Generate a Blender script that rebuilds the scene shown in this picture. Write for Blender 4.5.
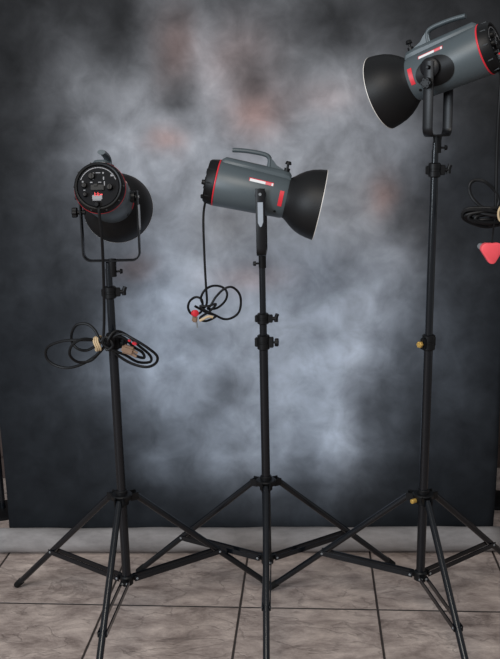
import bpy, bmesh, math, random
from mathutils import Vector, Matrix, noise
for o in list(bpy.data.objects): bpy.data.objects.remove(o)
SC = bpy.context.scene; COL = SC.collection
PI = math.pi
# ------------------------------------------------------------ camera, world, lights, exposure
cd = bpy.data.cameras.new('camera'); cam = bpy.data.objects.new('camera', cd); COL.objects.link(cam)
cd.sensor_fit = 'HORIZONTAL'; cd.sensor_width = 36; cd.lens = 860 / 500 * 36
cam.matrix_world = Matrix(((0.99976441, 0.02170539, 0.0, 0.0), (-0.00482991, 0.22246885, -0.97492784, 0.0),
                           (-0.02116119, 0.97469815, 0.22252127, 1.5), (0, 0, 0, 1)))
SC.camera = cam
w = bpy.data.worlds.new('room_light'); SC.world = w; w.use_nodes = True
w.node_tree.nodes['Background'].inputs[0].default_value = (0.90, 0.95, 1.0, 1)
w.node_tree.nodes['Background'].inputs[1].default_value = 0.34
def area(name, loc, target, size, power, colr):
    l = bpy.data.lights.new(name, 'AREA'); l.shape = 'RECTANGLE'; l.size, l.size_y = size; l.energy = power; l.color = colr
    o = bpy.data.objects.new(name, l); COL.objects.link(o); o.location = loc
    o.rotation_euler = (Vector(target) - Vector(loc)).to_track_quat('-Z', 'Y').to_euler(); return o
area('window_light', (-2.6, -0.6, 2.0), (0, 2.8, 1.0), (1.0, 1.8), 108, (0.80, 0.90, 1.0))
area('ceiling_light', (-0.5, 0.2, 2.9), (0.0, 2.8, 0.8), (1.2, 1.2), 42, (1.0, 0.93, 0.85))
SC.view_settings.view_transform = 'Standard'; SC.view_settings.look = 'None'
SC.view_settings.exposure = 0.0; SC.view_settings.gamma = 1.0; SC.view_settings.use_curve_mapping = False
# ------------------------------------------------------------ material helpers
def nt(name):
    m = bpy.data.materials.new(name); m.use_nodes = True
    return m, m.node_tree, m.node_tree.nodes['Principled BSDF']
def N(t, kind, **kw):
    n = t.nodes.new(kind)
    for k, v in kw.items(): setattr(n, k, v)
    return n
def math_(t, op, a, b=None, c=None, clamp=False):
    n = N(t, 'ShaderNodeMath', operation=op, use_clamp=clamp)
    for i, v in enumerate((a, b, c)):
        if v is None: continue
        if isinstance(v, (int, float)): n.inputs[i].default_value = v
        else: t.links.new(v, n.inputs[i])
    return n.outputs[0]
def mixc(t, f, a, b):
    n = N(t, 'ShaderNodeMix', data_type='RGBA')
    for s, v in ((n.inputs[0], f), (n.inputs[6], a), (n.inputs[7], b)):
        if isinstance(v, (int, float)): s.default_value = v
        elif isinstance(v, tuple): s.default_value = v if len(v) == 4 else v + (1,)
        else: t.links.new(v, s)
    return n.outputs[2]
def simple(name, c, rough=0.5, metal=0.0, var=0.12, scale=60, bump=0.0, spec=0.5, emit=None):
    m, t, b = nt(name)
    tc = N(t, 'ShaderNodeTexCoord'); ns = N(t, 'ShaderNodeTexNoise'); ns.inputs['Scale'].default_value = scale
    ns.inputs['Detail'].default_value = 3; t.links.new(tc.outputs['Object'], ns.inputs['Vector'])
    lo = tuple(x * (1 - var) for x in c); hi = tuple(min(1, x * (1 + var)) for x in c)
    t.links.new(mixc(t, ns.outputs[0], lo, hi), b.inputs['Base Color'])
    b.inputs['Roughness'].default_value = rough; b.inputs['Metallic'].default_value = metal
    b.inputs['Specular IOR Level'].default_value = spec
    if bump:
        bp = N(t, 'ShaderNodeBump'); bp.inputs['Strength'].default_value = bump; bp.inputs['Distance'].default_value = 0.001
        t.links.new(ns.outputs[0], bp.inputs['Height']); t.links.new(bp.outputs[0], b.inputs['Normal'])
    if emit:
        b.inputs['Emission Color'].default_value = c + (1,); b.inputs['Emission Strength'].default_value = emit
    return m
M = {
 'pole': simple('black_anodised_metal', (0.004, 0.005, 0.007), 0.22, 0.0, spec=0.45),
 'black': simple('black_plastic', (0.004, 0.004, 0.0045), 0.45, bump=0.1, spec=0.25),
 'strap': simple('black_steel', (0.005, 0.005, 0.006), 0.4, spec=0.3),
 'bowl': simple('black_textured_paint', (0.005, 0.005, 0.0055), 0.5, bump=0.3, scale=300, spec=0.3),
 'bowl_in': simple('silver_reflector_lining', (0.75, 0.75, 0.74), 0.3, 0.8, 0.03),
 'rim': simple('bare_rim_edge', (0.75, 0.70, 0.64), 0.35, 0.0, 0.05),
 'body': simple('grey_enamel', (0.062, 0.078, 0.086), 0.42, 0.0, 0.05, 120, 0.1),
 'red': simple('red_trim', (0.62, 0.02, 0.035), 0.4, 0, 0.05),
 'white': simple('white_print', (0.75, 0.74, 0.74), 0.5, 0, 0.03),
 'pinkred': simple('pale_red_print', (0.72, 0.16, 0.18), 0.5, 0, 0.05),
 'mark': simple('dim_grey_print', (0.20, 0.20, 0.21), 0.5, 0, 0.1),
 'panel': simple('panel_grey', (0.006, 0.006, 0.007), 0.7, spec=.12),
 'silver': simple('brushed_aluminium', (0.34, 0.37, 0.41), 0.4, 0.3, 0.08),
 'bolt': simple('steel_rivet', (0.22, 0.23, 0.24), 0.4, 0.2),
 'brass': simple('brass_knob', (0.60, 0.37, 0.09), 0.4, 0.4),
 'rubber': simple('black_rubber', (0.005, 0.005, 0.005), 0.7, spec=0.2),
 'cord': simple('black_cord', (0.004, 0.004, 0.0045), 0.5, spec=0.25),
 'tan': simple('tan_cord_tie', (0.50, 0.37, 0.22), 0.7, 0, 0.2, 200),
 'plug': simple('brown_plug', (0.20, 0.12, 0.075), 0.6, 0, 0.2, 90),
 'redplug': simple('coral_red_plug', (0.86, 0.085, 0.105), 0.5, 0, 0.05),
 'glass': simple('frosted_glass_dome', (0.85, 0.82, 0.75), 0.2, 0, 0.02),
 'display': simple('red_digits', (0.75, 0.02, 0.03), 0.4, 0, 0.02, emit=0.35),
 'ledge': simple('dark_red_brown_wood', (0.050, 0.030, 0.024), 0.6, 0, 0.4, 12),
}
def paint_material():
    """painted backdrop: a coarse table of paint values, blended smoothly, plus brushed cloud noise"""
    m, t, b = nt('painted_mottled_cloth')
    tc = N(t, 'ShaderNodeTexCoord'); P0 = tc.outputs['Object']
    n1 = N(t, 'ShaderNodeTexNoise'); n1.inputs['Scale'].default_value = 4.5; n1.inputs['Detail'].default_value = 5; n1.inputs['Roughness'].default_value = 0.55
    t.links.new(P0, n1.inputs['Vector'])
    vs = N(t, 'ShaderNodeVectorMath', operation='SUBTRACT'); t.links.new(n1.outputs['Color'], vs.inputs[0]); vs.inputs[1].default_value = (0.5, 0.5, 0.5)
    vm = N(t, 'ShaderNodeVectorMath', operation='SCALE'); t.links.new(vs.outputs[0], vm.inputs[0]); vm.inputs['Scale'].default_value = WARP
    va = N(t, 'ShaderNodeVectorMath', operation='ADD'); t.links.new(P0, va.inputs[0]); t.links.new(vm.outputs[0], va.inputs[1])
    sp = N(t, 'ShaderNodeSeparateXYZ'); t.links.new(va.outputs[0], sp.inputs[0])
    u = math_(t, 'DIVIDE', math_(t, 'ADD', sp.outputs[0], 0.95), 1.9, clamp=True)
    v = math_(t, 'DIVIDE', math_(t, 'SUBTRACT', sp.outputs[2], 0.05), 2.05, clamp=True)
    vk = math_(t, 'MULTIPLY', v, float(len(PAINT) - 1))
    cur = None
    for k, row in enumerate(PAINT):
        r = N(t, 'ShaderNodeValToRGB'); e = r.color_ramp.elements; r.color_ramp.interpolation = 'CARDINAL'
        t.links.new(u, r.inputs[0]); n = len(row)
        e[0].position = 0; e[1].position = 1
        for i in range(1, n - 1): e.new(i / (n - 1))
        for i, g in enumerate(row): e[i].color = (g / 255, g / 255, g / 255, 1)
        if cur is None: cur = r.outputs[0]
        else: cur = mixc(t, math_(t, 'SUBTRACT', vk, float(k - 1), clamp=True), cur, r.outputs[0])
    # cloud texture
    n2 = N(t, 'ShaderNodeTexNoise'); n2.inputs['Scale'].default_value = 10; n2.inputs['Detail'].default_value = 6; n2.inputs['Roughness'].default_value = 0.58
    n2.inputs['Distortion'].default_value = 0.4; t.links.new(P0, n2.inputs['Vector'])
    val = math_(t, 'POWER', cur, 2.2)
    f = math_(t, 'MULTIPLY_ADD', n2.outputs[0], CLOUD * 2, 1 - CLOUD)
    n3 = N(t, 'ShaderNodeTexNoise'); n3.inputs['Scale'].default_value = 6.5; n3.inputs['Detail'].default_value = 4; n3.inputs['Distortion'].default_value = 1.2
    t.links.new(P0, n3.inputs['Vector'])
    f3 = math_(t, 'MULTIPLY_ADD', n3.outputs[0], 0.7, 0.65)
    val = math_(t, 'MULTIPLY', math_(t, 'MULTIPLY', val, math_(t, 'MULTIPLY', f, f3)), GAIN)
    # tint: neutral near the top, slate blue lower down; a few warm umber patches
    tint = mixc(t, math_(t, 'MULTIPLY_ADD', v, 2.2, -0.75, clamp=True), (0.76, 0.85, 1.0), (0.98, 1.0, 1.07))
    pz = N(t, 'ShaderNodeSeparateXYZ'); t.links.new(va.outputs[0], pz.inputs[0])
    for (px, z, rx, rz, s) in WARM:
        dx = math_(t, 'DIVIDE', math_(t, 'SUBTRACT', pz.outputs[0], px), rx); dz = math_(t, 'DIVIDE', math_(t, 'SUBTRACT', pz.outputs[2], z), rz)
        d2 = math_(t, 'ADD', math_(t, 'MULTIPLY', dx, dx), math_(t, 'MULTIPLY', dz, dz))
        g = math_(t, 'MULTIPLY', math_(t, 'EXPONENT', math_(t, 'MULTIPLY', d2, -1.0)), s)
        tint = mixc(t, g, tint, (1.38, 0.90, 0.82))
    mul = N(t, 'ShaderNodeMix', data_type='RGBA', blend_type='MULTIPLY'); mul.inputs[0].default_value = 1
    cc = N(t, 'ShaderNodeCombineColor')
    for i in range(3): t.links.new(val, cc.inputs[i])
    t.links.new(cc.outputs[0], mul.inputs[6]); t.links.new(tint, mul.inputs[7])
    t.links.new(mul.outputs[2], b.inputs['Base Color'])
    b.inputs['Roughness'].default_value = 0.95; b.inputs['Specular IOR Level'].default_value = 0.1
    wv = N(t, 'ShaderNodeTexNoise'); wv.inputs['Scale'].default_value = 350; t.links.new(P0, wv.inputs['Vector'])
    bp = N(t, 'ShaderNodeBump'); bp.inputs['Strength'].default_value = 0.15; bp.inputs['Distance'].default_value = 0.001
    t.links.new(wv.outputs[0], bp.inputs['Height']); t.links.new(bp.outputs[0], b.inputs['Normal'])
    return m
def floor_material():
    m, t, b = nt('slate_look_floor_tiles')
    tc = N(t, 'ShaderNodeTexCoord'); mp = N(t, 'ShaderNodeMapping'); t.links.new(tc.outputs['Object'], mp.inputs[0])
    mp.inputs['Rotation'].default_value = (0, 0, math.radians(4.243))
    sp = N(t, 'ShaderNodeSeparateXYZ'); t.links.new(mp.outputs[0], sp.inputs[0])
    W = 0.4434
    du = []; ids = []
    for o, off in ((sp.outputs[0], 0.2055), (sp.outputs[1], 2.512)):
        q = math_(t, 'DIVIDE', math_(t, 'SUBTRACT', o, off), W)
        ids.append(math_(t, 'FLOOR', q)); fr = math_(t, 'FRACT', q)
        du.append(math_(t, 'MINIMUM', fr, math_(t, 'SUBTRACT', 1.0, fr)))
    edge = math_(t, 'MULTIPLY', math_(t, 'MINIMUM', du[0], du[1]), W)
    wob = N(t, 'ShaderNodeTexNoise'); wob.inputs['Scale'].default_value = 45; t.links.new(tc.outputs['Object'], wob.inputs['Vector'])
    edge = math_(t, 'ADD', edge, math_(t, 'MULTIPLY_ADD', wob.outputs[0], 0.002, -0.001))
    mr = N(t, 'ShaderNodeMapRange'); t.links.new(edge, mr.inputs[0]); mr.inputs[1].default_value = 0.0022; mr.inputs[2].default_value = 0.0045
    tilemask = mr.outputs[0]
    # each tile shifts the pattern
    cmb = N(t, 'ShaderNodeCombineXYZ'); t.links.new(math_(t, 'MULTIPLY', ids[0], 3.7), cmb.inputs[0]); t.links.new(math_(t, 'MULTIPLY', ids[1], 5.3), cmb.inputs[1])
    add = N(t, 'ShaderNodeVectorMath', operation='ADD'); t.links.new(mp.outputs[0], add.inputs[0]); t.links.new(cmb.outputs[0], add.inputs[1])
    st = N(t, 'ShaderNodeMapping'); st.inputs['Rotation'].default_value = (0, 0, math.radians(-24)); st.inputs['Scale'].default_value = (1.0, 1.9, 1)
    t.links.new(add.outputs[0], st.inputs[0])
    a = N(t, 'ShaderNodeTexNoise'); a.inputs['Scale'].default_value = 6; a.inputs['Detail'].default_value = 8; a.inputs['Roughness'].default_value = 0.74; a.inputs['Distortion'].default_value = 0.3
    t.links.new(st.outputs[0], a.inputs['Vector'])
    f = N(t, 'ShaderNodeTexNoise', noise_type='RIDGED_MULTIFRACTAL') if False else N(t, 'ShaderNodeTexNoise')
    f.inputs['Scale'].default_value = 3.5; f.inputs['Detail'].default_value = 5; f.inputs['Distortion'].default_value = 0.5
    t.links.new(st.outputs[0], f.inputs['Vector'])
    vein = math_(t, 'ABSOLUTE', math_(t, 'SUBTRACT', f.outputs[0], 0.5))
    vr = N(t, 'ShaderNodeMapRange'); t.links.new(vein, vr.inputs[0]); vr.inputs[1].default_value = 0.0; vr.inputs[2].default_value = 0.014
    rp = N(t, 'ShaderNodeValToRGB'); e = rp.color_ramp.elements; t.links.new(a.outputs[0], rp.inputs[0])
    e[0].position = 0.32; e[0].color = (0.165, 0.122, 0.105, 1); e[1].position = 0.70; e[1].color = (0.66, 0.54, 0.47, 1)
    x = e.new(0.5); x.color = (0.39, 0.310, 0.272, 1)
    c = mixc(t, math_(t, 'MULTIPLY_ADD', vr.outputs[0], 0.30, 0.70), (0.06, 0.045, 0.04), rp.outputs[0])
    c = mixc(t, tilemask, (0.035, 0.026, 0.022), c)
    t.links.new(c, b.inputs['Base Color']); b.inputs['Roughness'].default_value = 0.55
    h = math_(t, 'ADD', math_(t, 'MULTIPLY', tilemask, 0.6), math_(t, 'ADD', math_(t, 'MULTIPLY', a.outputs[0], 0.8), math_(t, 'MULTIPLY', vr.outputs[0], 0.12)))
    bp = N(t, 'ShaderNodeBump'); bp.inputs['Strength'].default_value = 0.8; bp.inputs['Distance'].default_value = 0.010
    t.links.new(h, bp.inputs['Height']); t.links.new(bp.outputs[0], b.inputs['Normal'])
    return m
# paint values of the cloth, rows from the hem up, columns left to right
WARP, CLOUD, GAIN = 0.12, 0.60, 1.33
WARM = [(0.034, 1.57, 0.09, 0.08, 0.8), (-0.246, 1.80, 0.07, 0.12, 0.6), (-0.274, 1.48, 0.06, 0.045, 0.6), (0.468, 1.285, 0.05, 0.075, 0.6), (-0.014, 1.75, 0.13, 0.12, 0.4), (-0.41, 1.05, 0.07, 0.05, 0.35), (0.261, 1.60, 0.12, 0.06, 0.25), (0.0, 1.0, 0.12, 0.05, 0.3)]
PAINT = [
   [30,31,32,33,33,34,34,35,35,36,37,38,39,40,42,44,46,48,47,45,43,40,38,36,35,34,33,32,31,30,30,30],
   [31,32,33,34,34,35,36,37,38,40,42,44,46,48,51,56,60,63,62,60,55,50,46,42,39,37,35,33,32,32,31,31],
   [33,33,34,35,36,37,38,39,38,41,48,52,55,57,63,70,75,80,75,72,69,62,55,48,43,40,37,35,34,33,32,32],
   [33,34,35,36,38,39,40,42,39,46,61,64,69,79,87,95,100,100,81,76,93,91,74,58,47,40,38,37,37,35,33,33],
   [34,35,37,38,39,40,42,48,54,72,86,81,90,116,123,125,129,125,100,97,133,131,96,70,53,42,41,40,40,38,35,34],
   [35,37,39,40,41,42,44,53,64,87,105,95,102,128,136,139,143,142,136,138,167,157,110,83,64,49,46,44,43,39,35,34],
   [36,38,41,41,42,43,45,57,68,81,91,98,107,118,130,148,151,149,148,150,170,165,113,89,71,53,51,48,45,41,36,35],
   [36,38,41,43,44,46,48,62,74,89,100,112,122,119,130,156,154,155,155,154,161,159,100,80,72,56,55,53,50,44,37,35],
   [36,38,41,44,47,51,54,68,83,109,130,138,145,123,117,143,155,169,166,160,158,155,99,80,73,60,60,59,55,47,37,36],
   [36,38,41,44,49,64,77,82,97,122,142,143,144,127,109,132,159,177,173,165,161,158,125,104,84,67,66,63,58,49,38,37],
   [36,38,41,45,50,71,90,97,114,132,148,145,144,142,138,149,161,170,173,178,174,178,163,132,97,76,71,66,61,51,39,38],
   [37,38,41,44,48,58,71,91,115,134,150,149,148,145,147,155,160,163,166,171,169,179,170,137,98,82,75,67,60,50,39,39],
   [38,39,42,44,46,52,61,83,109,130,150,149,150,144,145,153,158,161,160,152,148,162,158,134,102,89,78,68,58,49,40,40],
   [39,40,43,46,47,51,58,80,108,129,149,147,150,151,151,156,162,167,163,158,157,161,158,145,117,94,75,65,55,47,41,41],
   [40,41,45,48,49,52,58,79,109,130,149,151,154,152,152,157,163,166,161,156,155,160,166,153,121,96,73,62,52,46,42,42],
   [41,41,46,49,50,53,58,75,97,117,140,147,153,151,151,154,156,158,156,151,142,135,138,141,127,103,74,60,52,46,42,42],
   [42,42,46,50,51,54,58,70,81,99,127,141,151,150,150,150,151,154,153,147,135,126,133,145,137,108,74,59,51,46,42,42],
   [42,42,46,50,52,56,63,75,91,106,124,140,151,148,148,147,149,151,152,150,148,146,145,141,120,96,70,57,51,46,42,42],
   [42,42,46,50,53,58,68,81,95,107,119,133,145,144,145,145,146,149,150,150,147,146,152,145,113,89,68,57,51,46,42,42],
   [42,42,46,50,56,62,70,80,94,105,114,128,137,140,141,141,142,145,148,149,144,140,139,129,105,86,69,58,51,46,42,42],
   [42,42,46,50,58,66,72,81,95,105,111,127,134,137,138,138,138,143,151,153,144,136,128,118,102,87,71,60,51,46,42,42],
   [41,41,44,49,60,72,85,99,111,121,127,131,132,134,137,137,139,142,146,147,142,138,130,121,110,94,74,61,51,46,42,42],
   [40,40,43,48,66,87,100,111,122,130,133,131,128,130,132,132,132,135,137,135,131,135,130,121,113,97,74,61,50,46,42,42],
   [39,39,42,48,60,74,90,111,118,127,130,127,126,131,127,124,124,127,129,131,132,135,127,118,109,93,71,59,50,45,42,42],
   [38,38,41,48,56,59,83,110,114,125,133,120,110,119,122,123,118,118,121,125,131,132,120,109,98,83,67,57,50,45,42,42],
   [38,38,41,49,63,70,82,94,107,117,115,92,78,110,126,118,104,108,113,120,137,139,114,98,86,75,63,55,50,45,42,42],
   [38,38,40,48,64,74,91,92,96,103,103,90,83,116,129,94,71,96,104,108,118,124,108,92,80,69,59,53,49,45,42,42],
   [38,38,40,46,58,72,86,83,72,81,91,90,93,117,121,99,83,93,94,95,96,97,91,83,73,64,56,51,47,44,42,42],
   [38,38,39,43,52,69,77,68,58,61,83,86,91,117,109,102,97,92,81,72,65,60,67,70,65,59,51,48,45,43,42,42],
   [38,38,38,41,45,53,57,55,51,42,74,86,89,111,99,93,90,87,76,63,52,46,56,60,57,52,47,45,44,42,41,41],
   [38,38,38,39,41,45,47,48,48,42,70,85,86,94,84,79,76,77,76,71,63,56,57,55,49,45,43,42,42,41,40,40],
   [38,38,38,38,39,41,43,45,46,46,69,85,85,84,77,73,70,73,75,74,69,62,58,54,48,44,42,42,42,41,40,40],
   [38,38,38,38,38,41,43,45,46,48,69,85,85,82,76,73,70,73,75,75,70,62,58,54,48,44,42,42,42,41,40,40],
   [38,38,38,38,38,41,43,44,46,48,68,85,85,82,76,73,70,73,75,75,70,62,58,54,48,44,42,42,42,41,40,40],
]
# cord paths in metres
LEFT_CORD = [ (-0.382, 2.245, 1.324), (-0.383, 2.235, 1.310), (-0.384, 2.260, 1.234), (-0.399, 2.330, 1.088), (-0.411, 2.360, 0.969), (-0.421, 2.360, 0.937), (-0.438, 2.370, 0.967), (-0.461, 2.380, 0.983), (-0.492, 2.390, 0.979), (-0.510, 2.400, 0.953), (-0.513, 2.410, 0.924), (-0.495, 2.400, 0.906), (-0.463, 2.380, 0.907), (-0.431, 2.370, 0.932), (-0.467, 2.350, 0.947), (-0.499, 2.340, 0.932), (-0.509, 2.350, 0.901), (-0.492, 2.370, 0.875), (-0.459, 2.380, 0.875), (-0.435, 2.380, 0.895), (-0.415, 2.370, 0.920), (-0.429, 2.360, 0.938), (-0.484, 2.380, 0.937), (-0.540, 2.400, 0.930), (-0.586, 2.420, 0.909), (-0.596, 2.430, 0.879), (-0.578, 2.430, 0.855), (-0.538, 2.420, 0.845), (-0.493, 2.400, 0.858), (-0.447, 2.380, 0.886), (-0.415, 2.370, 0.917), (-0.389, 2.360, 0.945), (-0.359, 2.350, 0.959), (-0.322, 2.340, 0.943), (-0.287, 2.340, 0.919), (-0.264, 2.350, 0.893), (-0.269, 2.360, 0.870), (-0.296, 2.370, 0.856), (-0.336, 2.375, 0.864), (-0.372, 2.375, 0.886), (-0.396, 2.370, 0.914), (-0.399, 2.350, 0.942), (-0.377, 2.360, 0.965), (-0.347, 2.380, 0.946), (-0.321, 2.390, 0.916), (-0.290, 2.400, 0.883), (-0.290, 2.400, 0.863), (-0.324, 2.390, 0.866), (-0.357, 2.370, 0.893), (-0.391, 2.360, 0.911), (-0.416, 2.360, 0.929), (-0.406, 2.360, 0.949), (-0.387, 2.355, 0.926), (-0.406, 2.360, 0.911), (-0.410, 2.365, 0.939), (-0.386, 2.360, 0.951), (-0.356, 2.360, 0.945), (-0.330, 2.370, 0.915), (-0.308, 2.370, 0.900), (-0.303, 2.370, 0.883), (-0.325, 2.360, 0.892), (-0.341, 2.360, 0.904) ]
CENTRE_CORD = [ (-0.106, 2.565, 1.324), (-0.118, 2.560, 1.316), (-0.126, 2.550, 1.294), (-0.130, 2.530, 1.249), (-0.129, 2.510, 1.139), (-0.127, 2.500, 1.067), (-0.126, 2.500, 1.013), (-0.137, 2.490, 1.000), (-0.139, 2.480, 1.026), (-0.156, 2.480, 1.035), (-0.175, 2.490, 1.022), (-0.182, 2.500, 0.999), (-0.172, 2.510, 0.978), (-0.148, 2.510, 0.981), (-0.138, 2.500, 1.004), (-0.143, 2.500, 1.028), (-0.130, 2.500, 1.052), (-0.107, 2.510, 1.062), (-0.080, 2.520, 1.056), (-0.066, 2.520, 1.038), (-0.072, 2.510, 1.016), (-0.096, 2.500, 0.997), (-0.123, 2.490, 0.997), (-0.113, 2.480, 1.010), (-0.098, 2.480, 1.034), (-0.073, 2.470, 1.059), (-0.050, 2.470, 1.064), (-0.030, 2.480, 1.044), (-0.025, 2.490, 1.015), (-0.032, 2.500, 0.983), (-0.053, 2.500, 0.966), (-0.077, 2.500, 0.963), (-0.103, 2.490, 0.978), (-0.128, 2.480, 0.993), (-0.145, 2.480, 1.008), (-0.122, 2.475, 1.008), (-0.098, 2.480, 1.013), (-0.117, 2.480, 0.992), (-0.147, 2.485, 0.971), (-0.130, 2.490, 0.960), (-0.100, 2.500, 0.973), (-0.126, 2.490, 0.985), (-0.146, 2.490, 0.997), (-0.160, 2.480, 1.008) ]
RIGHT_CORD = [ (0.663, 2.330, 1.647), (0.663, 2.310, 1.625), (0.661, 2.310, 1.545), (0.663, 2.320, 1.443), (0.665, 2.320, 1.351), (0.667, 2.320, 1.293), (0.674, 2.320, 1.311), (0.660, 2.320, 1.338), (0.635, 2.320, 1.360), (0.613, 2.330, 1.365), (0.598, 2.330, 1.355), (0.598, 2.330, 1.334), (0.607, 2.320, 1.313), (0.632, 2.310, 1.292), (0.667, 2.300, 1.292), (0.697, 2.310, 1.280), (0.696, 2.320, 1.260), (0.656, 2.330, 1.249), (0.607, 2.330, 1.258), (0.582, 2.330, 1.272), (0.589, 2.320, 1.289), (0.627, 2.310, 1.292), (0.672, 2.300, 1.289), (0.705, 2.310, 1.274), (0.696, 2.330, 1.251), (0.653, 2.340, 1.238), (0.612, 2.330, 1.248), (0.580, 2.320, 1.265), (0.582, 2.310, 1.285), (0.619, 2.300, 1.288), (0.673, 2.300, 1.278), (0.703, 2.310, 1.264), (0.677, 2.330, 1.243), (0.628, 2.330, 1.253), (0.587, 2.330, 1.275), (0.598, 2.320, 1.284), (0.633, 2.300, 1.277), (0.670, 2.290, 1.272), (0.705, 2.300, 1.280), (0.686, 2.310, 1.293), (0.635, 2.300, 1.285), (0.585, 2.310, 1.274), (0.599, 2.320, 1.260), (0.644, 2.310, 1.262), (0.665, 2.310, 1.270), (0.661, 2.310, 1.248), (0.662, 2.320, 1.223), (0.660, 2.320, 1.196) ]
# ------------------------------------------------------------ mesh helpers
def obj(name, bm, mat, parent=None, smooth=True, loc=None):
    me = bpy.data.meshes.new(name); bmesh.ops.recalc_face_normals(bm, faces=bm.faces); bm.to_mesh(me); bm.free()
    for m in (mat if isinstance(mat, (list, tuple)) else [mat]): me.materials.append(M[m] if isinstance(m, str) else m)
    if smooth:
        for p in me.polygons: p.use_smooth = True
        try: me.set_sharp_from_angle(angle=math.radians(38))
        except Exception: pass
    o = bpy.data.objects.new(name, me); COL.objects.link(o)
    if parent: o.parent = parent
    if loc: o.location = loc
    return o
def empty(name, loc, label, cat, group=None, rot=(0, 0, 0)):
    o = bpy.data.objects.new(name, None); COL.objects.link(o); o.location = loc; o.rotation_euler = rot; o.empty_display_size = .1
    o['label'] = label; o['category'] = cat
    if group: o['group'] = group
    return o
def ring(bm, c, a, b, r, seg, ry=None):
    ry = ry or r
    return [bm.verts.new(c + a * (math.cos(2 * PI * i / seg) * r) + b * (math.sin(2 * PI * i / seg) * ry)) for i in range(seg)]
def bridge(bm, r0, r1, mi=0):
    n = len(r0)
    for i in range(n):
        f = bm.faces.new((r0[i], r0[(i + 1) % n], r1[(i + 1) % n], r1[i])); f.material_index = mi
def frame(d):
    d = d.normalized(); a = Vector((0, 0, 1)).cross(d)
    if a.length < 1e-3: a = Vector((0, 1, 0)).cross(d)
    a.normalize(); return a, d.cross(a)
def rod(bm, p0, p1, r0, r1=None, seg=16, cham=0.0):
    p0, p1 = Vector(p0), Vector(p1); r1 = r0 if r1 is None else r1; d = (p1 - p0); a, b = frame(d); d.normalize()
    R = []
    if cham: R.append(ring(bm, p0, a, b, r0 - cham, seg)); R.append(ring(bm, p0 + d * cham, a, b, r0, seg)); R.append(ring(bm, p1 - d * cham, a, b, r1, seg)); R.append(ring(bm, p1, a, b, r1 - cham, seg))
    else: R = [ring(bm, p0, a, b, r0, seg), ring(bm, p1, a, b, r1, seg)]
    for x, y in zip(R, R[1:]): bridge(bm, x, y)
    bm.faces.new(R[0][::-1]); bm.faces.new(R[-1])
def lathe(bm, prof, origin=(0, 0, 0), axis=(1, 0, 0), seg=48, caps=(False, False), mis=None):
    origin, axis = Vector(origin), Vector(axis).normalized(); a, b = frame(axis); R = []
    for x, r in prof: R.append(ring(bm, origin + axis * x, a, b, r, seg))
    for i, (x, y) in enumerate(zip(R, R[1:])): bridge(bm, x, y, mis[i] if mis else 0)
    if caps[0]: bm.faces.new(R[0][::-1])
    if caps[1]: bm.faces.new(R[-1])
def box(bm, c, s, rot=None, bev=0.0):
    r = bmesh.ops.create_cube(bm, size=1); vs = r['verts']
    mt = Matrix.Translation(Vector(c)) @ (rot.to_4x4() if rot else Matrix()) @ Matrix.Diagonal((s[0], s[1], s[2], 1))
    bmesh.ops.transform(bm, matrix=mt, verts=vs)
    if bev:
        es = {e for v in vs for e in v.link_edges}
        bmesh.ops.bevel(bm, geom=list(es), offset=bev, segments=2, affect='EDGES')
def spline(pts, sub=6):
    pts = [Vector(p) for p in pts]; out = []
    for i in range(len(pts) - 1):
        p0 = pts[max(i - 1, 0)]; p1 = pts[i]; p2 = pts[i + 1]; p3 = pts[min(i + 2, len(pts) - 1)]
        for k in range(sub):
            s = k / sub
            out.append(0.5 * ((2 * p1) + (p2 - p0) * s + (2 * p0 - 5 * p1 + 4 * p2 - p3) * s * s + (3 * p1 - p0 - 3 * p2 + p3) * s ** 3))
    out.append(pts[-1]); return out
def sweep(bm, pts, r, seg=8, shape=None, closed=False, up0=None):
    """sweep a circle (or a shape of (a, b) offsets) along points"""
    pts = [Vector(p) for p in pts]; n = len(pts); T = []
    for i in range(n):
        d = pts[(i + 1) % n] - pts[i - 1] if closed else pts[min(i + 1, n - 1)] - pts[max(i - 1, 0)]
        T.append(d.normalized())
    up = Vector(up0) if up0 else frame(T[0])[0]
    R = []
    for i in range(n):
        a = (up - T[i] * up.dot(T[i])).normalized(); up = a; b = T[i].cross(a)
        rr = r[i] if isinstance(r, (list, tuple)) else r
        offs = shape or [(math.cos(2 * PI * k / seg) * rr, math.sin(2 * PI * k / seg) * rr) for k in range(seg)]
        R.append([bm.verts.new(pts[i] + a * p + b * q) for p, q in offs])
    for x, y in zip(R, R[1:]): bridge(bm, x, y)
    if closed: bridge(bm, R[-1], R[0])
    else: bm.faces.new(R[0][::-1]); bm.faces.new(R[-1])
def BM(): return bmesh.new()
# ------------------------------------------------------------ the setting
def struct(name, bm, mat):
    o = obj(name, bm, mat, smooth=False); o['kind'] = 'structure'; return o
bm = BM(); box(bm, (0, 1.2, -0.05), (7.0, 5.2, 0.1)); struct('floor', bm, floor_material())
bm = BM(); box(bm, (0, 3.72, 1.35), (7.0, 0.1, 2.7)); struct('wall_back', bm, 'ledge')
bm = BM(); box(bm, (0, 3.658, 0.05), (7.0, 0.018, 0.10), bev=0.003); struct('baseboard_back', bm, 'ledge')
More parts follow.
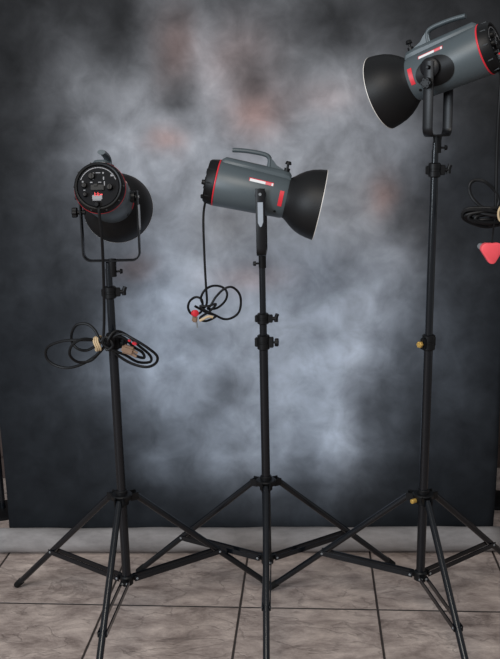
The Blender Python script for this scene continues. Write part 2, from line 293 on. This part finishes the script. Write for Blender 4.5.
# ------------------------------------------------------------ backdrop
ROLLY, SL = 2.905, -0.040
XL, XR = -0.918, 0.873
def clothY(x, z):
    if z < 0.09: z = 0.09
    return ROLLY + 0.048 + SL * x + 0.06 * (z - 0.09) + 0.004 * math.sin(x * 9 + z * 2) * (0.3 + z * .5) + 0.006 * math.sin(x * 3.1 + 1)
bd = empty('studio_backdrop', (0, ROLLY + 0.05, 0), 'tall mottled grey and black painted cloth backdrop hanging behind the three lights', 'backdrop')
bm = BM(); nx, nz = 90, 110; G = []
for j in range(nz + 1):
    z = 0.05 + (2.36 - 0.05) * j / nz; row = []
    for i in range(nx + 1):
        xl, xr = XL - .015 * z, XR + .035 * z; x = xl + (xr - xl) * i / nx + (0.003 * math.sin(z * 7) if i in (0, nx) else 0)
        row.append(bm.verts.new((x, clothY(x, z) - ROLLY - 0.05, z)))
    G.append(row)
for j in range(nz):
    for i in range(nx): bm.faces.new((G[j][i], G[j][i + 1], G[j + 1][i + 1], G[j + 1][i]))
cl = obj('painted_cloth', bm, paint_material(), bd)
so = cl.modifiers.new('thickness', 'SOLIDIFY'); so.thickness = 0.0012; so.offset = 1
# rolled lower end, the pale cloth back showing; a spiral with real thickness at both ends
mr_, tr_, br_ = nt('pale_grey_cloth_back')
tcn = N(tr_, 'ShaderNodeTexCoord'); mpn = N(tr_, 'ShaderNodeMapping'); mpn.inputs['Scale'].default_value = (5, 14, 14); tr_.links.new(tcn.outputs['Object'], mpn.inputs[0])
nn = N(tr_, 'ShaderNodeTexNoise'); nn.inputs['Scale'].default_value = 1.2; nn.inputs['Detail'].default_value = 7; nn.inputs['Roughness'].default_value = .65; tr_.links.new(mpn.outputs[0], nn.inputs['Vector'])
rr = N(tr_, 'ShaderNodeValToRGB'); tr_.links.new(nn.outputs[0], rr.inputs[0]); rr.color_ramp.elements[0].position = .3; rr.color_ramp.elements[1].position = .72
rr.color_ramp.elements[0].color = (0.16, 0.145, 0.14, 1); rr.color_ramp.elements[1].color = (0.33, 0.305, 0.295, 1)
tr_.links.new(rr.outputs[0], br_.inputs['Base Color']); br_.inputs['Roughness'].default_value = .85
bm = BM(); sp = []
RR = 0.046
for k in range(0, 97):
    t_ = k / 96; a = PI * 0.0 - t_ * 2 * PI * 2.6; r = RR - 0.010 * t_
    sp.append((a, r))
X0, X1 = XL - 0.026, XR + 0.018; segs = 40; rows_o = []
for i in range(segs + 1):
    x = X0 + (X1 - X0) * i / segs; yc = SL * x - 0.05; wob = 0.0012 * math.sin(x * 13) + 0.0008 * math.sin(x * 31)
    rows_o.append([bm.verts.new((x, yc + math.cos(a) * (r + wob), RR + 0.002 + math.sin(a) * (r + wob))) for a, r in sp])
for i in range(segs):
    for k in range(96): bm.faces.new((rows_o[i][k], rows_o[i + 1][k], rows_o[i + 1][k + 1], rows_o[i][k + 1]))
ro = obj('rolled_hem', bm, mr_, bd); ro['label'] = 'pale grey rolled-up lower end of the cloth'
s2 = ro.modifiers.new('thickness', 'SOLIDIFY'); s2.thickness = 0.0015
bm = BM(); rod(bm, (XL - 0.12, SL * XL + 0.195, 2.375), (XR + 0.15, SL * XR + 0.195, 2.375), 0.016, seg=16)
obj('top_rail', bm, 'pole', bd)
def support(x, side):
    o = empty('backdrop_support', (x, 3.30, 0), 'black upright pole holding the %s end of the backdrop rail, at the cloth edge' % side, 'stand')
    bm = BM(); lathe(bm, [(0.0, 0.095), (0.008, 0.095), (0.012, 0.088), (0.016, 0.03)], axis=(0, 0, 1), caps=(True, True)); obj('base_plate', bm, 'black', o)
    bm = BM(); rod(bm, (0, 0, 0.014), (0, 0, 2.34), 0.011); obj('pole', bm, 'pole', o)
    bm = BM(); rod(bm, (0, 0, 2.33), (0, 0, 2.37), 0.016, cham=.003); box(bm, (0, (SL * x - .20) / 2, 2.352), (.02, .22, .012), bev=.002); obj('rail_bracket', bm, 'black', o)
support(-1.035, 'left'); support(0.985, 'right')
# ------------------------------------------------------------ light stands
def light_stand(label, loc, azi, hub, z1, z2, top, knobs, tilt=0.0, radius=0.51, low=0.185, gold=None):
    """knobs: (height, azimuth, kind, material)"""
    o = empty('light_stand', (loc[0], loc[1], 0), label, 'stand', rot=(0, tilt, 0))
    bm = BM(); rod(bm, (0, 0, low - 0.03), (0, 0, z1), 0.0135, seg=20); obj('lower_tube', bm, 'pole', o)
    bm = BM(); rod(bm, (0, 0, z1 - .02), (0, 0, z2), 0.0112, seg=20); obj('middle_tube', bm, 'pole', o)
    bm = BM(); rod(bm, (0, 0, z2 - .02), (0, 0, top), 0.0095, seg=20); obj('upper_tube', bm, 'pole', o)
    def collar(z, r, h, knob, nm='clamp_collar'):
        bm = BM(); lathe(bm, [(-h / 2, r - .004), (-h / 2 + .003, r), (-.004, r), (-.003, r - .0015), (.003, r - .0015), (.004, r), (h / 2 - .003, r), (h / 2, r - .004)], axis=(0, 0, 1), seg=24, caps=(True, True))
        az, kind, mat = knob; d = Vector((math.cos(az), math.sin(az), 0)); s_ = Vector((-math.sin(az), math.cos(az), 0))
        box(bm, d * (r + .004), (.016, .014, h * .7), Matrix.Rotation(az, 3, 'Z'), .002)
        box(bm, -d * (r + .002), (.010, .016, h * .6), Matrix.Rotation(az, 3, 'Z'), .002)
        c = obj(nm, bm, 'black', o, loc=(0, 0, z))
        bm = BM()
        if kind == 'lever':
            rod(bm, d * (r + .004), d * (r + .024), .006, seg=12); sweep(bm, spline([d * (r + .022) + Vector((0, 0, -.010)), d * (r + .022) + Vector((0, 0, .002)), d * (r + .026) + Vector((0, 0, .014))], 5), .0062, 10)
        else:
            rod(bm, d * (r + .004), d * (r + .018), .0035, seg=10)
            kf = .72 if mat == 'brass' else 1.0
            a, b = frame(d)
            for k in range(6):
                v_ = a * math.cos(k * PI / 3) + b * math.sin(k * PI / 3)
                rod(bm, d * (r + .016) + v_ * .008 * kf, d * (r + .027) + v_ * .008 * kf, .0048 * kf, seg=10, cham=.0012)
            rod(bm, d * (r + .016), d * (r + .027), .0105 * kf, seg=18, cham=.0015)
        k_ = obj('clamp_knob', bm, mat, c)
        if mat == 'brass': k_['label'] = 'brass-coloured clamp knob'
        return c
    for z, az, kind, mat, r, h in knobs: collar(z, r, h, (az, kind, mat))
    # leg hub with three lugs
    bm = BM(); lathe(bm, [(-.022, .017), (-.020, .020), (-.004, .020), (-.003, .030), (.010, .032), (.013, .029), (.014, .018), (.024, .018), (.026, .016)], axis=(0, 0, 1), seg=28, caps=(True, True))
    for a in azi:
        d = Vector((math.cos(a), math.sin(a), 0)); s_ = Vector((-math.sin(a), math.cos(a), 0))
        for q in (-1, 1): box(bm, d * .036 + s_ * (.012 * q), (.026, .004, .024), Matrix.Rotation(a, 3, 'Z'), .0015)
    hb = obj('leg_hub', bm, 'black', o, loc=(0, 0, hub))
    if gold is not None:
        bm = BM(); d = Vector((math.cos(gold), math.sin(gold), 0)); rod(bm, d * .030 + Vector((0, 0, -.004)), d * .046 + Vector((0, 0, -.004)), .0070, seg=16, cham=.001)
        g = obj('clamp_knob', bm, 'brass', hb); g['label'] = 'brass-coloured clamp knob'
    bm = BM(); lathe(bm, [(-.016, .015), (-.014, .0195), (.010, .0195), (.014, .016)], axis=(0, 0, 1), seg=28, caps=(True, True))
    for a in azi:
        d = Vector((math.cos(a), math.sin(a), 0)); box(bm, d * .024, (.020, .012, .016), Matrix.Rotation(a, 3, 'Z'), .002)
    obj('brace_hub', bm, 'black', o, loc=(0, 0, low - .012))
    for a in azi:
        d = Vector((math.cos(a), math.sin(a), 0)); s_ = Vector((-math.sin(a), math.cos(a), 0)); up = Vector((0, 0, 1))
        p0 = d * .040 + up * (hub + .003); p1 = d * (radius - .012) + up * .014
        bm = BM(); rod(bm, p0, p1, .0098, seg=16, cham=.001)
        leg = obj('leg', bm, 'pole', o)
        dd = (p1 - p0).normalized()
        bm = BM(); rod(bm, p1 - dd * .030, p1 + dd * .010, .0115, .0108, seg=16, cham=.002); obj('rubber_foot', bm, 'rubber', leg)
        # paired flat braces from the lower hub to the middle of the leg
        tt = (hub - low) / (hub - .014) * 1.0
        q1 = p0.lerp(p1, tt); q0 = d * .030 + up * (low - .012)
        bd_ = (q1 - q0).normalized(); nrm = s_.cross(bd_)
        bm = BM()
        for q in (-1, 1):
            off = s_ * (.0115 * q)
            rot = Matrix((bd_, s_, nrm)).transposed()
            box(bm, (q0 + q1) / 2 + off, ((q1 - q0).length + .016, .0035, .0165), rot, .001)
        br = obj('brace', bm, 'pole', o)
        for q in (q0, q1):
            bm = BM(); rod(bm, q - s_ * .0145, q + s_ * .0145, .0038, seg=12, cham=.001); obj('rivet', bm, 'bolt', br)
    # spigot at the tip
    bm = BM(); rod(bm, (0, 0, top - .005), (0, 0, top + .02), .0078, seg=16, cham=.002); obj('spigot', bm, 'pole', o)
    return o
R_ = math.radians
light_stand('black tripod light stand carrying the lamp seen from behind, left of the other stands', (-0.395, 2.406), (R_(147), R_(28.5), R_(266)), 0.442, 0.93, 1.055, 1.135,
            [(0.925, R_(-30), 'knob', 'black', .0185, .05), (1.068, R_(10), 'lever', 'black', .0175, .036)])
light_stand('black tripod light stand in the middle, its lamp pointing right', (0.040, 2.532), (R_(153.5), R_(27.8), R_(268)), 0.425, 0.882, 0.955, 1.125,
            [(0.882, R_(-10), 'knob', 'black', .019, .046), (0.955, R_(-5), 'lever', 'black', .0175, .034)], low=0.178)
light_stand('tallest black tripod light stand, right of the others, its lamp pointing left', (0.507, 2.413), (R_(155.8), R_(33), R_(277)), 0.420, 0.90, 1.39, 1.445,
            [(0.900, R_(222), 'knob', 'brass', .019, .046), (1.390, R_(0), 'lever', 'black', .0175, .040)], low=0.175, tilt=R_(0.5), gold=R_(212))
# ------------------------------------------------------------ studio flash heads
BX0, BX1 = -0.131, 0.078                      # barrel ends along the lamp axis, pivot at 0
def brad(x): return 0.0670 + (0.0605 - 0.0670) * (x - BX0) / (BX1 - BX0)
def patch(bm, xc, ac, lx, la, off, kind='rect', n=14, cut=None):
    """a thin raised sheet on the barrel, centred at axis position xc and angle ac (0 = +Y side), lx by la metres"""
    def pt(u, v, h):
        x = xc + u * lx / 2; r = brad(x) + h; a = ac + v * la / 2 / .066
        return Vector((x, r * math.cos(a), r * math.sin(a)))
    top, bot = [], []
    if kind == 'rect':
        for j in range(n + 1):
            v = -1 + 2 * j / n
            top.append([bm.verts.new(pt(u, v, off)) for u in (-1, 0, 1)]); bot.append([bm.verts.new(pt(u, v, -.001)) for u in (-1, 0, 1)])
        for j in range(n):
            for i in range(2): bm.faces.new((top[j][i], top[j][i + 1], top[j + 1][i + 1], top[j + 1][i]))
        for j in range(n):
            for i in (0, 2): bm.faces.new((top[j][i], top[j + 1][i], bot[j + 1][i], bot[j][i]))
        for j in (0, n):
            for i in range(2): bm.faces.new((top[j][i], top[j][i + 1], bot[j][i + 1], bot[j][i]))
    else:                                      # ellipse
        c = bm.verts.new(pt(0, 0, off)); prev = None; K = 5; S = 32; R = []
        for k in range(1, K + 1): R.append([bm.verts.new(pt(k / K * math.cos(2 * PI * i / S), k / K * math.sin(2 * PI * i / S), off)) for i in range(S)])
        R.append([bm.verts.new(pt(math.cos(2 * PI * i / S), math.sin(2 * PI * i / S), -.001)) for i in range(S)])
        for i in range(S): bm.faces.new((c, R[0][i], R[0][(i + 1) % S]))
        for a, b in zip(R, R[1:]): bridge(bm, a, b)
def flash_head(label, piv, heading, pitch, knob):
    h = empty('flash_head', piv, label, 'studio light', rot=(0, 0, heading))
    T = Matrix.Rotation(pitch, 4, 'Y')         # positive pitch tips the +X front down
    def add(name, bm, mat, par=h, tilt=True):
        if tilt: bmesh.ops.transform(bm, matrix=T, verts=bm.verts)
        return obj(name, bm, mat, par)
    # barrel
    bm = BM(); lathe(bm, [(BX0, .060), (BX0, brad(BX0) - .001), (BX0 + .002, brad(BX0)), (BX1 - .010, brad(BX1 - .010)), (BX1 - .003, brad(BX1) - .002), (BX1, .054)], seg=64, caps=(True, True))
    barrel = add('barrel', bm, 'body')
    # raised spine along the top
    bm = BM(); S = []
    for x, zt, wd in ((BX0 + .002, .070, .040), (BX0 + .012, .078, .046), (-.02, .0775, .046), (.05, .0765, .048), (.070, .074, .048), (.077, .066, .044)):
        S.append([bm.verts.new((x, y * wd / 2, z)) for y, z in ((-1, .045), (-1, zt - .010), (-.72, zt - .002), (-.4, zt), (.4, zt), (.72, zt - .002), (1, zt - .010), (1, .045))])
    for a, b in zip(S, S[1:]): bridge(bm, a, b)
    bm.faces.new(S[0][::-1]); bm.faces.new(S[-1]); add('top_spine', bm, 'body')
    # open carrying handle, rooted at the front
    bm = BM(); path = spline([(-.106, 0, .101), (-.075, 0, .106), (-.040, 0, .1085), (-.012, 0, .108), (.001, 0, .103), (.006, 0, .092), (.008, 0, .074)], 5)
    K = len(path); shp = [(math.cos(2 * PI * k / 16) * .0105, math.sin(2 * PI * k / 16) * .0065) for k in range(16)]
    sweep(bm, path, 1, shape=shp, up0=(0, 1, 0))
    S = []
    for x, z in ((.000, .107), (.016, .096), (.028, .085), (.050, .077), (.050, .070), (.000, .070)): S.append((x, z))
    va = [bm.verts.new((x, -.0085, z)) for x, z in S]; vb = [bm.verts.new((x, .0085, z)) for x, z in S]
    bridge(bm, va, vb); bm.faces.new(va[::-1]); bm.faces.new(vb); add('handle', bm, 'body')
    # umbrella clamp screw
    bm = BM(); rod(bm, (.060, 0, .070), (.060, 0, .084), .0085, seg=16); rod(bm, (.060, 0, .084), (.060, 0, .094), .0035, seg=10); rod(bm, (.060, 0, .094), (.060, 0, .104), .0095, .0075, seg=14, cham=.0015)
    add('locking_screw', bm, 'black')
    # red trim ring and black rear housing
    bm = BM(); lathe(bm, [(BX0 - .0035, .062), (BX0 - .0035, .0672), (BX0 - .0015, .0680), (BX0 + .0005, .0672), (BX0 + .0005, .062)], seg=64); add('trim_ring', bm, 'red')
    bm = BM(); lathe(bm, [(BX0 - .004, .062), (BX0 - .0045, .0672), (BX0 - .026, .0632), (BX0 - .031, .0595), (BX0 - .030, .056), (BX0 - .026, .054)], seg=64, caps=(True, True))
    for k in range(10):
        a = 2 * PI * k / 10; box(bm, (BX0 - .017, .0640 * math.cos(a), .0640 * math.sin(a)), (.018, .004, .004), None, .001)
    rear = add('rear_housing', bm, 'black')
    XP = BX0 - .026
    bm = BM(); lathe(bm, [(XP - .002, .0005), (XP - .002, .0525), (XP, .054)], seg=48); cp = add('control_panel', bm, 'panel')
    def dial(y, z, r, hgt=.012):
        bm = BM(); rod(bm, (XP - .001, y, z), (XP - hgt, y, z), r, r * .85, seg=20, cham=.001); box(bm, (XP - hgt - .001, y, z), (.003, .002, r * 1.6), None, .0005)
        add('dial', bm, 'black', cp)
    dial(.017, .026, .0095, .010)
    dial(.036, .002, .0075); dial(-.030, -.004, .0085, .014); dial(.034, -.022, .006)
    bm = BM()                                  # printed arc and tick marks
    for k in range(17):
        a = R_(25 + k * 130 / 16); bmx = Matrix.Rotation(a, 3, 'X'); box(bm, (XP - .0028, .048 * math.cos(a), .048 * math.sin(a)), (.001, .0022, .0082), bmx)
    for y, z, sy, sz in ((.014, .034, .008, .002), (.0, .0345, .012, .002), (-.013, .034, .004, .004), (-.014, .020, .003, .008), (.014, .018, .005, .002), (.018, .010, .006, .003), (-.004, .010, .008, .002), (-.016, .006, .0025, .012), (-.035, .027, .006, .005), (.040, .012, .004, .004), (.036, -.010, .005, .0025), (.004, -.036, .022, .003)):
        box(bm, (XP - .0028, y, z), (.001, sy, sz))
    add('panel_marks', bm, 'mark', cp)
    bm = BM(); box(bm, (XP - .004, .002, -.004), (.006, .034, .014), None, .001); box(bm, (XP - .006, .006, .002), (.008, .010, .006), None, .001); add('switch_block', bm, 'black', cp)
    bm = BM(); box(bm, (XP - .003, .003, -.029), (.003, .026, .012), None, .001); dsp = add('display', bm, 'mark', cp)
    bm = BM()
    for y in (.009, .001): box(bm, (XP - .0052, y, -.021), (.001, .0016, .009)); box(bm, (XP - .0052, y - .002, -.0205), (.001, .0045, .0016)); box(bm, (XP - .0052, y - .002, -.0245), (.001, .0045, .0016))
    box(bm, (XP - .0052, -.008, -.0225), (.001, .006, .003)); add('digits', bm, 'display', cp)
    bm = BM(); rod(bm, (XP + .004, .004, -.045), (XP - .014, .004, -.049), .0085, .006, seg=16, cham=.001); add('power_inlet', bm, 'black', rear)
    # badges and marks on both sides
    for sd, base in ((1, 0.0), (-1, PI)):
        def A(z): return math.asin(max(-1, min(1, z / .066))) if sd == 1 else PI - math.asin(max(-1, min(1, z / .066)))
        zb = .041 if sd == 1 else .0335
        bm = BM(); patch(bm, -.004, A(zb + .0015), .071, .011, .0006); bd0 = add('badge', bm, 'red')
        bm = BM(); x0 = -.0375
        patch(bm, sd * .0105 - .004, A(zb), .046, .0085, .0012)
        patch(bm, -sd * .0320 - .004, A(zb), .005, .0085, .0012)
        add('badge_print', bm, 'white', bd0)
        bm = BM(); patch(bm, -sd * .0205 - .004, A(zb), .018, .0085, .0012); pk = add('badge_print', bm, 'pinkred', bd0); pk['label'] = 'pale red end of the badge'
        bm = BM(); patch(bm, .0595, A(-.001), .0120, .048, .0012); add('side_label', bm, 'red')
        bm = BM(); patch(bm, .050, A(-.044), .008, .009, .0008, 'ell'); add('screw_hole', bm, 'black')
    # dark recess with the friction disc on the left side
    bm = BM(); patch(bm, -.006, -.20, .108, .084, .0018, 'ell'); rc = add('side_recess', bm, 'black')
    bm = BM(); lathe(bm, [(.066, .026), (.074, .026), (.076, .024), (.078, .010)], axis=(0, 1, 0), seg=32, caps=(True, True)); add('pivot_boss', bm, 'strap')
    bm = BM(); lathe(bm, [(-.075, .010), (-.073, .016), (-.062, .016)], axis=(0, 1, 0), seg=24, caps=(True, True)); add('pivot_boss', bm, 'strap')
    # reflector
    bm = BM()
    prof = [(.070, .056), (.078, .0600), (.086, .0655), (.100, .0770), (.116, .0875), (.134, .0955), (.154, .1005), (.174, .1035)]
    inn = [(x + .001, r - .0025) for x, r in prof[::-1]]
    lathe(bm, prof + [(.1755, .1038), (.1755, .1008)] + inn, seg=72, mis=[0] * 7 + [2, 2, 2] + [1] * 7)
    rf = add('reflector', bm, ['bowl', 'bowl_in', 'rim']); rf['label'] = 'black reflector bowl with pale rim'
    bm = BM(); lathe(bm, [(.074, .0505), (.083, .050), (.10, .044), (.118, .032), (.130, .016), (.133, .001)], seg=32); add('glass_dome', bm, 'glass')
    # U bracket: stays upright, the barrel tips inside it
    Wb = .079; dz = -.176; rc_ = .022; path = [(0, Wb, .016), (0, Wb, -.04), (0, Wb, -.09), (0, Wb, dz + rc_)]
    for k in range(1, 7): a = k / 6 * PI / 2; path.append((0, Wb - rc_ * (1 - math.cos(a)), dz + rc_ - rc_ * math.sin(a)))
    full = path + [(x, -y, z) for x, y, z in path[::-1]]
    sh = [(-.0022, -.0125), (-.0014, -.0136), (.0014, -.0136), (.0022, -.0125), (.0022, .0125), (.0014, .0136), (-.0014, .0136), (-.0022, .0125)]
    bm = BM(); sweep(bm, full, 1, shape=sh, up0=(0, 1, 0)); yk = add('yoke', bm, 'strap', tilt=False)
    bm = BM()
    for k in range(6):
        a = k * PI / 3; rod(bm, (.010 * math.cos(a), Wb + .010, -.040 + .010 * math.sin(a)), (.010 * math.cos(a), Wb + .024, -.040 + .010 * math.sin(a)), .005, seg=12, cham=.0015)
    rod(bm, (0, Wb - .012, -.040), (0, Wb + .012, -.040), .006, seg=14); rod(bm, (0, Wb + .010, -.040), (0, Wb + .024, -.040), .0125, seg=20, cham=.002)
    add('tilt_knob', bm, 'black', yk, tilt=False)
    bm = BM(); rod(bm, (0, Wb - .006, 0), (0, Wb + .014, 0), .0065, .0045, seg=14, cham=.001); add('pivot_stud', bm, 'black', yk, tilt=False)
    bm = BM(); rod(bm, (0, -Wb + .006, 0), (0, -Wb - .006, 0), .0045, seg=12, cham=.001); add('pivot_bolt', bm, 'bolt', yk, tilt=False)
    bm = BM(); va = [bm.verts.new((x, -Wb - .002, z)) for x, z in ((-.008, -.022), (.008, -.022), (.008, -.078), (.003, -.090), (-.001, -.092), (-.004, -.088), (-.008, -.080))]
    vb = [bm.verts.new((v.co.x * .92, -Wb - .006, v.co.z)) for v in va]; bridge(bm, va, vb); bm.faces.new(va[::-1]); bm.faces.new(vb); add('side_plate', bm, 'silver', yk, tilt=False)
    bm = BM(); lathe(bm, [(dz + .004, .012), (dz - .004, .0125), (dz - .012, .0112), (dz - .044, .0112), (dz - .046, .0105)], axis=(0, 0, 1), seg=24, caps=(True, True)); sk = add('mount_socket', bm, 'black', yk, tilt=False)
    d = Matrix.Rotation(knob - heading, 3, 'Z') @ Vector((1, 0, 0)); o_ = Vector((0, 0, dz - .032))
    bm = BM(); rod(bm, o_ + d * .009, o_ + d * .022, .003, seg=10); rod(bm, o_ + d * .020, o_ + d * .028, .0075, .0065, seg=14, cham=.001); add('locking_screw', bm, 'black', yk, tilt=False)
    return h
PIV_L = (-0.384, 2.406, 1.335); PIV_C = (0.041, 2.532, 1.331); PIV_R = (0.513 + .012, 2.413, 1.658)
flash_head('grey studio flash head on the left stand, seen from behind with its control panel showing', PIV_L, R_(90), R_(14.5), R_(10))
flash_head('grey studio flash head on the middle stand, pointing right and slightly down', PIV_C, R_(-3), R_(13.2), R_(190))
flash_head('grey studio flash head on the tallest stand, its black reflector pointing left', PIV_R, math.atan2(.505, -.811), R_(18.5), R_(0))
# socket locking screws
# ------------------------------------------------------------ power cords
def cord(label, pts, r, sub=5):
    o = empty('power_cord', pts[len(pts) // 2], label, 'cable'); inv = Matrix.Translation(-Vector(pts[len(pts) // 2]))
    bm = BM(); sweep(bm, spline(pts, sub), r, 8); bmesh.ops.transform(bm, matrix=inv, verts=bm.verts); obj('cable', bm, 'cord', o)
    def sub_(name, bm, mat, label=None):
        bmesh.ops.transform(bm, matrix=inv, verts=bm.verts); q = obj(name, bm, mat, o)
        if label: q['label'] = label
        return q
    return sub_
s = cord('black power cord looped in a wide bow around the left stand, with brown plug', LEFT_CORD, .0041)
bm = BM()
for k in (-1, 0, 1):
    c = Vector((-0.432 + k * .0055, 2.370, 0.928 + k * .001)); ps = [c + Vector((0.004 * math.sin(a * 2), .016 * math.cos(a), .020 * math.sin(a))) for a in [2 * PI * i / 20 for i in range(20)]]
    sweep(bm, ps, .0026, 8, closed=True)
s('cord_tie', bm, 'tan', 'tan tie around the coiled cord')
bm = BM(); box(bm, (-0.345, 2.352, 0.912), (.036, .020, .024), Matrix.Rotation(R_(20), 3, 'Y'), .005); rod(bm, (-.335, 2.350, .912), (-.318, 2.350, .902), .004); rod(bm, (-.338, 2.350, .902), (-.322, 2.350, .892), .004); s('plug', bm, 'plug', 'brown plug')
bm = BM(); box(bm, (-0.326, 2.354, 0.930), (.014, .012, .008), Matrix.Rotation(R_(25), 3, 'Y'), .002); box(bm, (-0.340, 2.356, 0.938), (.009, .010, .006), Matrix.Rotation(R_(25), 3, 'Y'), .002); s('plug_pin_cover', bm, 'red', 'red cover on the plug')
s = cord('black power cord hanging in loose loops from the middle flash head', CENTRE_CORD, .0036)
bm = BM(); lathe(bm, [(-.008, .006), (-.006, .010), (.006, .010), (.008, .006)], origin=(-.161, 2.478, .987), axis=(.5, -1, .2), seg=20, caps=(True, True)); s('plug_cap', bm, 'red', 'red round cap')
bm = BM(); box(bm, (-.162, 2.48, .969), (.016, .014, .018), Matrix.Rotation(R_(10), 3, 'Y'), .003); s('plug', bm, 'plug', 'brown plug')
bm = BM(); rod(bm, (-.158, 2.48, .962), (-.155, 2.48, .942), .0028, seg=10); s('plug_pin', bm, 'bolt')
bm = BM(); sweep(bm, spline([(-.147, 2.470, .966), (-.135, 2.468, .972), (-.122, 2.468, .978), (-.108, 2.47, .976)], 5), .004, 8); s('cord_tie', bm, 'tan', 'tan tie around the cord')
WINDS = []
for k in range(4 * 12 + 1):                    # the tight middle windings of the coil
    a = PI * .1 + 2 * PI * k / 12; f_ = .92 - .16 * (k // 12)
    WINDS.append((.645 + .060 * f_ * math.cos(a), 2.318 - .012 * math.sin(a * .5), 1.268 + .018 * f_ * math.sin(a) - .0015 * (k // 12)))
s = cord('black power cord coiled beside the right edge below the right-hand flash head', RIGHT_CORD[:-4] + WINDS, .0046)
bm = BM(); sweep(bm, spline(RIGHT_CORD[-4:], 5), .0024, 8); s('plug_lead', bm, 'cord')
bm = BM()
ps = [Vector((.676 + .012 * math.cos(a), 2.285, 1.278 + .021 * math.sin(a))) for a in [2 * PI * i / 20 for i in range(20)]]
sweep(bm, ps, .0032, 8, closed=True); s('cord_tie', bm, 'tan', 'tan tie around the coiled cord')
bm = BM()                                      # rounded three-cornered plug, wide at the top
out = []
corners = [(-.013, .011, .016), (.014, .011, .016), (.002, -.018, .012)]
for (cx, cz, r), (a0, a1) in zip(corners, ((200, 75), (105, -20), (-20, -160))):
    for k in range(9): a = R_(a0 + (a1 - a0) * k / 8); out.append((cx + r * math.cos(a), cz + r * math.sin(a)))
yc = 2.32; L = [[bm.verts.new((.659 + x * f, yc + y, 1.170 + z * f)) for x, z in out] for y, f in ((-.010, .86), (-.008, 1), (.008, 1), (.010, .86))]
for a, b in zip(L, L[1:]): bridge(bm, a, b)
bm.faces.new(L[0][::-1]); bm.faces.new(L[-1]); s('plug', bm, 'redplug', 'coral red three-cornered plug')
bm = BM(); rod(bm, (.636, 2.330, 1.185), (.636, 2.344, 1.185), .009, seg=16); s('plug_pin', bm, 'bolt')
